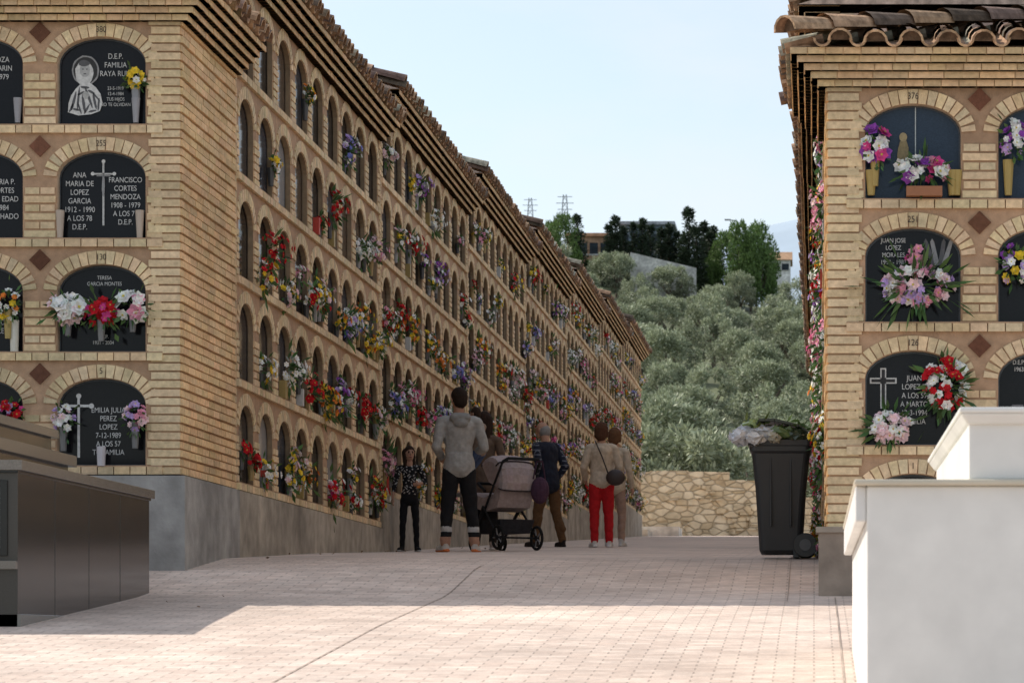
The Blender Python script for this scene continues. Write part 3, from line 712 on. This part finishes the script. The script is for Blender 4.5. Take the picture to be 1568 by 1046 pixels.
# ---------------------------------------------------------------- paving, terrain
def grid(name,xs,ys,zf,m,smooth=True):
    v=[(x,y,zf(x,y)) for y in ys for x in xs];nx=len(xs)
    f=[(j*nx+i,j*nx+i+1,(j+1)*nx+i+1,(j+1)*nx+i) for j in range(len(ys)-1) for i in range(nx-1)]
    me=bpy.data.meshes.new(name);me.from_pydata(v,[],f);me.materials.append(m)
    me.polygons.foreach_set('use_smooth',[smooth]*len(f))
    o=bpy.data.objects.new(name,me);sc.collection.objects.link(o);return o
def pave_mat():
    m=bpy.data.materials.new('block_paving');m.use_nodes=True;nt=m.node_tree;N=nt.nodes;L=nt.links;b=N['Principled BSDF']
    b.inputs['Roughness'].default_value=.85
    tc=N.new('ShaderNodeTexCoord');mp=N.new('ShaderNodeMapping')
    L.new(tc.outputs['Object'],mp.inputs['Vector'])
    br=N.new('ShaderNodeTexBrick');br.inputs['Scale'].default_value=1;br.inputs['Brick Width'].default_value=.20;br.inputs['Row Height'].default_value=.105
    br.inputs['Mortar Size'].default_value=.006;br.inputs['Mortar Smooth'].default_value=.4;br.inputs['Bias'].default_value=0
    br.inputs['Color1'].default_value=(.69,.565,.475,1);br.inputs['Color2'].default_value=(.58,.455,.375,1);br.inputs['Mortar'].default_value=(.42,.335,.275,1)
    L.new(mp.outputs[0],br.inputs['Vector'])
    out=br.outputs['Color']
    for sc_,am in ((.35,.16),(2.2,.14),(11,.1),(60,.08)):
        n=N.new('ShaderNodeTexNoise');n.inputs['Scale'].default_value=sc_;n.inputs['Detail'].default_value=5;L.new(tc.outputs['Object'],n.inputs['Vector'])
        mr=N.new('ShaderNodeMapRange');mr.inputs['From Min'].default_value=.3;mr.inputs['From Max'].default_value=.7;mr.inputs['To Min'].default_value=1-am;mr.inputs['To Max'].default_value=1+am
        L.new(n.outputs['Fac'],mr.inputs['Value']);v=N.new('ShaderNodeVectorMath');v.operation='SCALE';L.new(out,v.inputs[0]);L.new(mr.outputs[0],v.inputs['Scale']);out=v.outputs[0]
    L.new(out,b.inputs['Base Color'])
    n=N.new('ShaderNodeTexNoise');n.inputs['Scale'].default_value=9;n.inputs['Detail'].default_value=6;L.new(tc.outputs['Object'],n.inputs['Vector'])
    bp0=N.new('ShaderNodeBump');bp0.inputs['Strength'].default_value=.5;bp0.inputs['Distance'].default_value=.025;L.new(n.outputs['Fac'],bp0.inputs['Height'])
    bp=N.new('ShaderNodeBump');bp.inputs['Strength'].default_value=.6;bp.inputs['Distance'].default_value=.008;bp.invert=True
    L.new(br.outputs['Fac'],bp.inputs['Height']);L.new(bp0.outputs[0],bp.inputs['Normal']);L.new(bp.outputs[0],b.inputs['Normal'])
    return m
ys=[-6+i*.5 for i in range(0,201)]
grid('paved_lane',[-14+i for i in range(27)],ys,lambda x,y:gz(y),pave_mat())
js=MB()
for (xa,xb,y0,y1) in ((-2.607,-2.600,2,24),(-.19,-.184,21,30),(.14,.149,2,21.5)):
    y=y0
    while y<y1:
        js.poly([(xa,y,gz(y)+.004),(xb,y,gz(y)+.004),(xb,y+.5,gz(y+.5)+.004),(xa,y+.5,gz(y+.5)+.004)],(.42,.34,.28));y+=.5
js.build('paving_joint',[M_conc])
lf=MB()
for i in range(26):
    y=R.uniform(19,40);x=R.uniform(-4.75,-4.0)
    leafq(lf,(x,y,gz(y)+.012),(R.uniform(-1,1),R.uniform(-1,1),R.uniform(0,.25)),R.uniform(.02,.04),.009,vary((.2,.13,.08),.4))
lf.build('fallen_leaves',[M_petal])
from mathutils import noise as mn
def hill(x,y):
    if y<96: return gz(y)-.3
    zr=28.0
    if y<=262: z=2.6+(y-98)*(zr-2.6)/164
    elif y<450: z=zr-(y-262)*.28
    else: z=-25.6
    t=min(1,max(0,(y-98)/164.))
    if y>262:t=max(0,1-(y-262)/190.)
    z+=-.17*max(-60,min(60,x+4))*t
    z+=mn.noise(Vector((x*.035,y*.03,0)))*1.6*t+mn.noise(Vector((x*.15,y*.15,3)))*.4*t
    return z
xs=[-6000,-2500,-1000,-400,-200]+[-120+4*i for i in range(61)]+[200,400,1000,2500,6000]
ys=[-300,-50,-10]+[i*4 for i in range(0,24)]+[94+4*i for i in range(0,90)]+[600,1200,3000,6000,9000]
grid('ground',xs,ys,hill,mat('hill_soil',(.10,.115,.05),rough=1,noise=.5,nscale=.35,big=.4,bigs=.06,bump=.5,bscale=2))
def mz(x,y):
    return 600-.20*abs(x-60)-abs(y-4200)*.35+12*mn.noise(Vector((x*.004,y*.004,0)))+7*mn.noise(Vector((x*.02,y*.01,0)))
grid('distant_mountain',[-3000+60*i for i in range(101)],[2600+100*i for i in range(34)],mz,mat('hazed_mountain',(.34,.42,.50),rough=1,noise=.12,nscale=.006,big=.12,bigs=.002))  # blue haze of distance is mixed into the base colour
# ---------------------------------------------------------------- boundary wall
def stone_mat():
    m=bpy.data.materials.new('rubble_stone');m.use_nodes=True;nt=m.node_tree;N=nt.nodes;L=nt.links;b=N['Principled BSDF'];b.inputs['Roughness'].default_value=.95
    tc=N.new('ShaderNodeTexCoord');mp=N.new('ShaderNodeMapping');mp.inputs['Scale'].default_value=(2.9,2.9,5.4);L.new(tc.outputs['Object'],mp.inputs['Vector'])
    v=N.new('ShaderNodeTexVoronoi');v.inputs['Scale'].default_value=1;L.new(mp.outputs[0],v.inputs['Vector'])
    v2=N.new('ShaderNodeTexVoronoi');v2.feature='DISTANCE_TO_EDGE';v2.inputs['Scale'].default_value=1;L.new(mp.outputs[0],v2.inputs['Vector'])
    r=N.new('ShaderNodeValToRGB');r.color_ramp.elements[0].color=(.56,.43,.25,1);r.color_ramp.elements[1].color=(.82,.70,.49,1)
    L.new(v.outputs['Color'],r.inputs[0])
    r2=N.new('ShaderNodeValToRGB');r2.color_ramp.elements[0].position=.0;r2.color_ramp.elements[0].color=(.5,.45,.4,1);r2.color_ramp.elements[1].position=.1
    L.new(v2.outputs['Distance'],r2.inputs[0])
    mx=N.new('ShaderNodeMix');mx.data_type='RGBA';mx.blend_type='MULTIPLY';mx.inputs['Factor'].default_value=.6;L.new(r.outputs[0],mx.inputs['A']);L.new(r2.outputs[0],mx.inputs['B'])
    n=N.new('ShaderNodeTexNoise');n.inputs['Scale'].default_value=3;n.inputs['Detail'].default_value=6;L.new(tc.outputs['Object'],n.inputs['Vector'])
    mr=N.new('ShaderNodeMapRange');mr.inputs['From Min'].default_value=.3;mr.inputs['From Max'].default_value=.7;mr.inputs['To Min'].default_value=.75;mr.inputs['To Max'].default_value=1.15
    L.new(n.outputs['Fac'],mr.inputs['Value']);vm=N.new('ShaderNodeVectorMath');vm.operation='SCALE';L.new(mx.outputs['Result'],vm.inputs[0]);L.new(mr.outputs[0],vm.inputs['Scale']);L.new(vm.outputs[0],b.inputs['Base Color'])
    bp=N.new('ShaderNodeBump');bp.inputs['Distance'].default_value=.06;L.new(r2.outputs[0],bp.inputs['Height']);L.new(bp.outputs[0],b.inputs['Normal']);return m
sw=MB()
x=-11.
while x<4:
    l=R.uniform(.3,.6);top=5.25 if x<-2.9 else (4.95 if x<-2.0 else 4.42)
    top+=R.uniform(-.05,.05)
    sw.box((x,94,2.5),(x+l-.0,94.5,top),(1,1,1));x+=l
for i in range(110):
    x=R.uniform(-10,3.5);z=R.uniform(3.3,4.95 if x<-3 else 4.15);sw.box((x,93.96-R.random()*.05,z),(x+R.uniform(.15,.45),94.1,z+R.uniform(.1,.2)),(1,1,1))
sw.build('stone_boundary_wall',[stone_mat()])
kb=MB();kb.box((-5.3,88.2,2.9),(-3.9,90.5,3.35),(.6,.58,.52));kb.box((-5.3,86.5,2.9),(-4.7,88.2,3.2),(.5,.47,.4));kb.build('low_white_kerb',[M_conc])
# ---------------------------------------------------------------- trees
def tree_mesh(name,hgt,rad,kind,seed,nl):
    R2=random.Random(seed);b=MB()
    clumps=[]
    if kind=='olive':
        th=hgt*.2
        for k in range(R2.choice([1,2])):
            ox=R2.uniform(-.25,.25);b.tube((ox,0,-.4),(ox*1.6,R2.uniform(-.2,.2),th),.2,.13,(1,1,1),1,8)
            for j in range(5):
                a=R2.uniform(0,6.28);e=(ox*1.6+math.cos(a)*rad*.6,math.sin(a)*rad*.6,th+R2.uniform(.3,.5)*hgt)
                b.tube((ox*1.6,0,th-.05),e,.10,.03,(1,1,1),1,6)
        for k in range(34):
            a=R2.uniform(0,6.28);u=R2.uniform(-.9,1);q=math.sqrt(max(0,1-u*u))*R2.uniform(.55,1.08)
            clumps.append((math.cos(a)*q*rad,math.sin(a)*q*rad,hgt*.54+u*hgt*.38,R2.uniform(.26,.52)))
        leafL=(.12,.24);lw=.036;base=(.20,.225,.14)
    elif kind=='cypress':
        b.tube((0,0,-.5),(0,0,hgt*.9),.16,.03,(1,1,1),1,7)
        for k in range(80):
            t=R2.random();z=hgt*(.04+.95*t);q=rad*(1-t)**.55*R2.uniform(.1,.75);a=R2.uniform(0,6.28)
            clumps.append((math.cos(a)*q,math.sin(a)*q,z,rad*(.16+.22*(1-t))))
        leafL=(.15,.38);lw=.05;base=(.034,.052,.028)
    else:
        b.tube((0,0,-.5),(0,0,hgt*.5),.25,.12,(1,1,1),1,8)
        for j in range(6):
            a=R2.uniform(0,6.28);b.tube((0,0,hgt*.35),(math.cos(a)*rad*.6,math.sin(a)*rad*.6,hgt*.7),.1,.03,(1,1,1),1,6)
        for k in range(40):
            a=R2.uniform(0,6.28);u=R2.uniform(-.8,1);q=math.sqrt(max(0,1-u*u))*R2.uniform(.5,1.05)
            clumps.append((math.cos(a)*q*rad,math.sin(a)*q*rad,hgt*.55+u*hgt*.42,R2.uniform(.5,.9)))
        leafL=(.2,.4);lw=.08;base=(.11,.18,.05)
    for i in range(nl):
        c=R2.choice(clumps);r=c[3]
        d=Vector((R2.gauss(0,1),R2.gauss(0,1),R2.gauss(.1,.9))).normalized();rr=r*R2.uniform(.3,1)**.6
        p=Vector(c[:3])+d*rr
        dd=(d+Vector((R2.gauss(0,.5),R2.gauss(0,.5),R2.gauss(.25,.5)))).normalized()
        s=dd.orthogonal().normalized();s=Matrix.Rotation(R2.random()*6.28,3,dd)@s
        L=R2.uniform(*leafL);k=R2.uniform(.6,1.4);q_=(base[0]*k,base[1]*k,base[2]*k)
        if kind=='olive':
            # crown shading painted into leaf colour, darker low, lighter high; some leaves paler
            crown_shade=.62+.75*min(1,max(0,(p.z-hgt*.25)/(hgt*.6)));q_=tuple(v*crown_shade for v in q_)
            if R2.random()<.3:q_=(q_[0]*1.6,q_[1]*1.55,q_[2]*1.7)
        b.poly([tuple(p),tuple(p+dd*L*.5+s*lw),tuple(p+dd*L),tuple(p+dd*L*.5-s*lw)],q_,0)
    o=b.build(name,[M_leaf,M_bark]);me=o.data;bpy.data.objects.remove(o);return me
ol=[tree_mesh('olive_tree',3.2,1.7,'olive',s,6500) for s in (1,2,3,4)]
grove=empty('olive_grove')
def inst(me,name,loc,s,par=None):
    o=bpy.data.objects.new(name,me);sc.collection.objects.link(o);o.location=loc;o.rotation_euler=(0,0,R.uniform(0,6.28));o.scale=(s*R.uniform(.9,1.1),s*R.uniform(.9,1.1),s*R.uniform(.85,1.15))
    if par:o.parent=par
    return o
D=99.5
while D<252:
    sp=4.5+(D-100)*.006
    x=-.098*D-8+R.uniform(0,3)
    while x<.03*D+6:
        X=x+R.uniform(-.5,.5);Y=D+R.uniform(-.7,.7)
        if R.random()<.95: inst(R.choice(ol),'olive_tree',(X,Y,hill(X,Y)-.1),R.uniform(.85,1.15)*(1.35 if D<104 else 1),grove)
        x+=sp*R.uniform(.9,1.12)
    D+=sp*2.0
cy=[tree_mesh('cypress_tree',7,1.05,'cypress',s,3200) for s in (11,12)]
bt=[tree_mesh('broadleaf_tree',6,2.6,'broad',s,5000) for s in (21,)]
def ridge(px,ytop,D,me,h0,sx=1.):
    X,Y,Zt=P(px,ytop,D);zb=hill(X,Y)-.2;o=inst(me,me.name.split('.')[0],(X,Y,zb),1);s=(Zt-zb)/h0;k=min(s,1.0)*sx;o.scale=(k*R.uniform(.85,1.1),k,s);return o
for (px,yt) in ((942,332),(954,348),(970,342),(984,336),(996,346),(1012,350),(1024,344),(1036,356),(1055,320),(1066,348),(1078,341),(1092,348),(932,345),(884,330),(1046,360),(1086,356),(1100,370)):
    ridge(px,yt,255+R.uniform(-3,3),R.choice(cy),7,1.3)
for (px,yt) in ((1132,348),(1158,350),(1112,362),(864,335),(846,344),(1150,365),(915,398),(1085,400),(1000,412),(1166,380),(900,400),(970,408),(1060,412)):
    ridge(px,yt,253+R.uniform(-3,3),bt[0],6,.58)
# ---------------------------------------------------------------- ridge buildings
def house(name,px0,px1,yt,yb,D,dep,wc,rc_,win=3,flat=True):
    b=MB();a=P(px0,yb+70,D);c=P(px1,yt,D);x0,x1=a[0],c[0];zt=c[2];zb=a[2];ze=P(0,yb,D)[2]
    b.box((x0,D,zb),(x1,D+dep,zt),wc)
    if flat: b.box((x0-.2,D-.25,zt),(x1+.2,D+dep+.2,zt+.28),rc_)
    else:
        m=(zt+1.1);b.poly([(x0-.2,D-.3,zt),(x1+.2,D-.3,zt),(x1+.2,D+dep/2,m),(x0-.2,D+dep/2,m)],rc_);b.poly([(x0-.2,D+dep+.3,zt),(x1+.2,D+dep+.3,zt),(x1+.2,D+dep/2,m),(x0-.2,D+dep/2,m)],rc_)
        for xx in(x0,x1):b.poly([(xx,D,zt),(xx,D+dep,zt),(xx,D+dep/2,m)],wc)
    for k in range(win):
        xx=x0+(x1-x0)*(k+.5)/win;h=(zt-ze)
        b.box((xx-.35,D-.03,ze+h*.3),(xx+.35,D+.05,ze+h*.75),(.03,.04,.05));b.box((xx-.42,D-.06,ze+h*.24),(xx+.42,D,ze+h*.3),(.5,.5,.48))
    b.build(name,[M_conc])
house('ridge_house',868,934,362,400,262,6,(.40,.25,.16),(.55,.30,.18),4)
house('ridge_apartment_block',948,1030,344,400,266,8,(.16,.20,.24),(.4,.42,.45),5)
house('distant_white_house',1180,1210,398,420,300,5,(.7,.7,.68),(.4,.25,.15),2,False)
rw=MB()
q=P(965,412,248);p_=P(1066,430,248);zb=q[2]-3
rw.hexa([(q[0],248,zb),(p_[0],248,zb),(p_[0],248.5,zb),(q[0],248.5,zb),(q[0],248,P(0,386,248)[2]),(p_[0],248,P(0,410,248)[2]),(p_[0],248.5,P(0,410,248)[2]),(q[0],248.5,P(0,386,248)[2])],(.55,.54,.50))
rw.build('retaining_wall',[M_conc])
def pylon(px,yt,yb,D):
    b=MB();t_=P(px,yt,D);g=P(px,yb+60,D);h=t_[2]-g[2];w0=.09*h
    for sx,sy_ in((-1,-1),(1,-1),(1,1),(-1,1)): b.tube((sx*w0,sy_*w0,0),(sx*w0*.25,sy_*w0*.25,h),.10,.06,(.4,.42,.45),n=4)
    n=10
    for k in range(n):
        z0=h*k/n;z1=h*(k+1)/n;a0=w0*(1-.75*k/n);a1=w0*(1-.75*(k+1)/n)
        b.tube((-a0,-a0,z0),(a1,-a1,z1),.05,None,(.4,.42,.45),n=4);b.tube((a0,-a0,z0),(-a1,-a1,z1),.05,None,(.4,.42,.45),n=4)
    for zz,l in((.97,1.0),(.88,1.2),(.79,1.0)): b.tube((-l,0,h*zz),(l,0,h*zz),.06,None,(.4,.42,.45),n=4)
    o=b.build('electricity_pylon',[M_obj]);o.location=g
pylon(865,298,345,420);pylon(812,303,335,480)
lm=MB();g=P(1128,430,256);tq=P(1128,338,256);lm.tube(g,tq,.07,.05,(.4,.4,.42));lm.tube(tq,(tq[0]-.7,tq[1],tq[2]+.1),.05,.04,(.4,.4,.42));lm.box((tq[0]-1.0,tq[1]-.12,tq[2]+.03),(tq[0]-.5,tq[1]+.12,tq[2]+.14),(.4,.4,.42));lm.build('street_lamp',[M_obj])
# ---------------------------------------------------------------- light, sky, camera
to_sun=Vector((-1.1,.55,1.0)).normalized()
el=math.asin(to_sun.z);az=math.atan2(to_sun.x,to_sun.y)
sl=bpy.data.lights.new('sun','SUN');sl.energy=5.0;sl.angle=r_(.53);sl.color=(1,.93,.84)
so=bpy.data.objects.new('sun',sl);sc.collection.objects.link(so);so.rotation_euler=(-to_sun).to_track_quat('-Z','Y').to_euler()
w_=bpy.data.worlds.new('World');sc.world=w_;w_.use_nodes=True;nt=w_.node_tree
sk=nt.nodes.new('ShaderNodeTexSky');sk.sky_type='NISHITA';sk.sun_disc=False;sk.sun_elevation=el;sk.sun_rotation=az%(2*math.pi);sk.dust_density=1.2;sk.air_density=1.0;sk.ozone_density=1
bg=nt.nodes['Background'];bg.inputs[1].default_value=.19
tc=nt.nodes.new('ShaderNodeTexCoord');mp=nt.nodes.new('ShaderNodeMapping');mp.inputs['Scale'].default_value=(1,1,2.6)
nz=nt.nodes.new('ShaderNodeTexNoise');nz.inputs['Scale'].default_value=7;nz.inputs['Detail'].default_value=6
mr=nt.nodes.new('ShaderNodeMapRange');mr.inputs['From Min'].default_value=.42;mr.inputs['From Max'].default_value=.70;mr.inputs['To Min'].default_value=.34;mr.inputs['To Max'].default_value=.8
mx=nt.nodes.new('ShaderNodeMix');mx.data_type='RGBA';mx.inputs['B'].default_value=(4.8,4.95,5.1,1)
l=nt.links;l.new(tc.outputs['Generated'],mp.inputs[0]);l.new(mp.outputs[0],nz.inputs['Vector']);l.new(nz.outputs['Fac'],mr.inputs['Value']);l.new(mr.outputs[0],mx.inputs['Factor']);l.new(sk.outputs[0],mx.inputs['A']);l.new(mx.outputs['Result'],bg.inputs[0])
cam=bpy.data.cameras.new('camera');co=bpy.data.objects.new('camera',cam);sc.collection.objects.link(co)
co.rotation_euler=(math.pi/2,0,0);cam.sensor_width=36;cam.lens=F/1568*36
cam.shift_x=-(VX-784)/1568;cam.shift_y=(VY-522.5)/1568
cam.clip_end=20000;cam.clip_start=.1
cam.dof.use_dof=True;cam.dof.focus_distance=27;cam.dof.aperture_fstop=8
sc.camera=co
sc.view_settings.view_transform='Standard';sc.view_settings.look='None';sc.view_settings.exposure=0
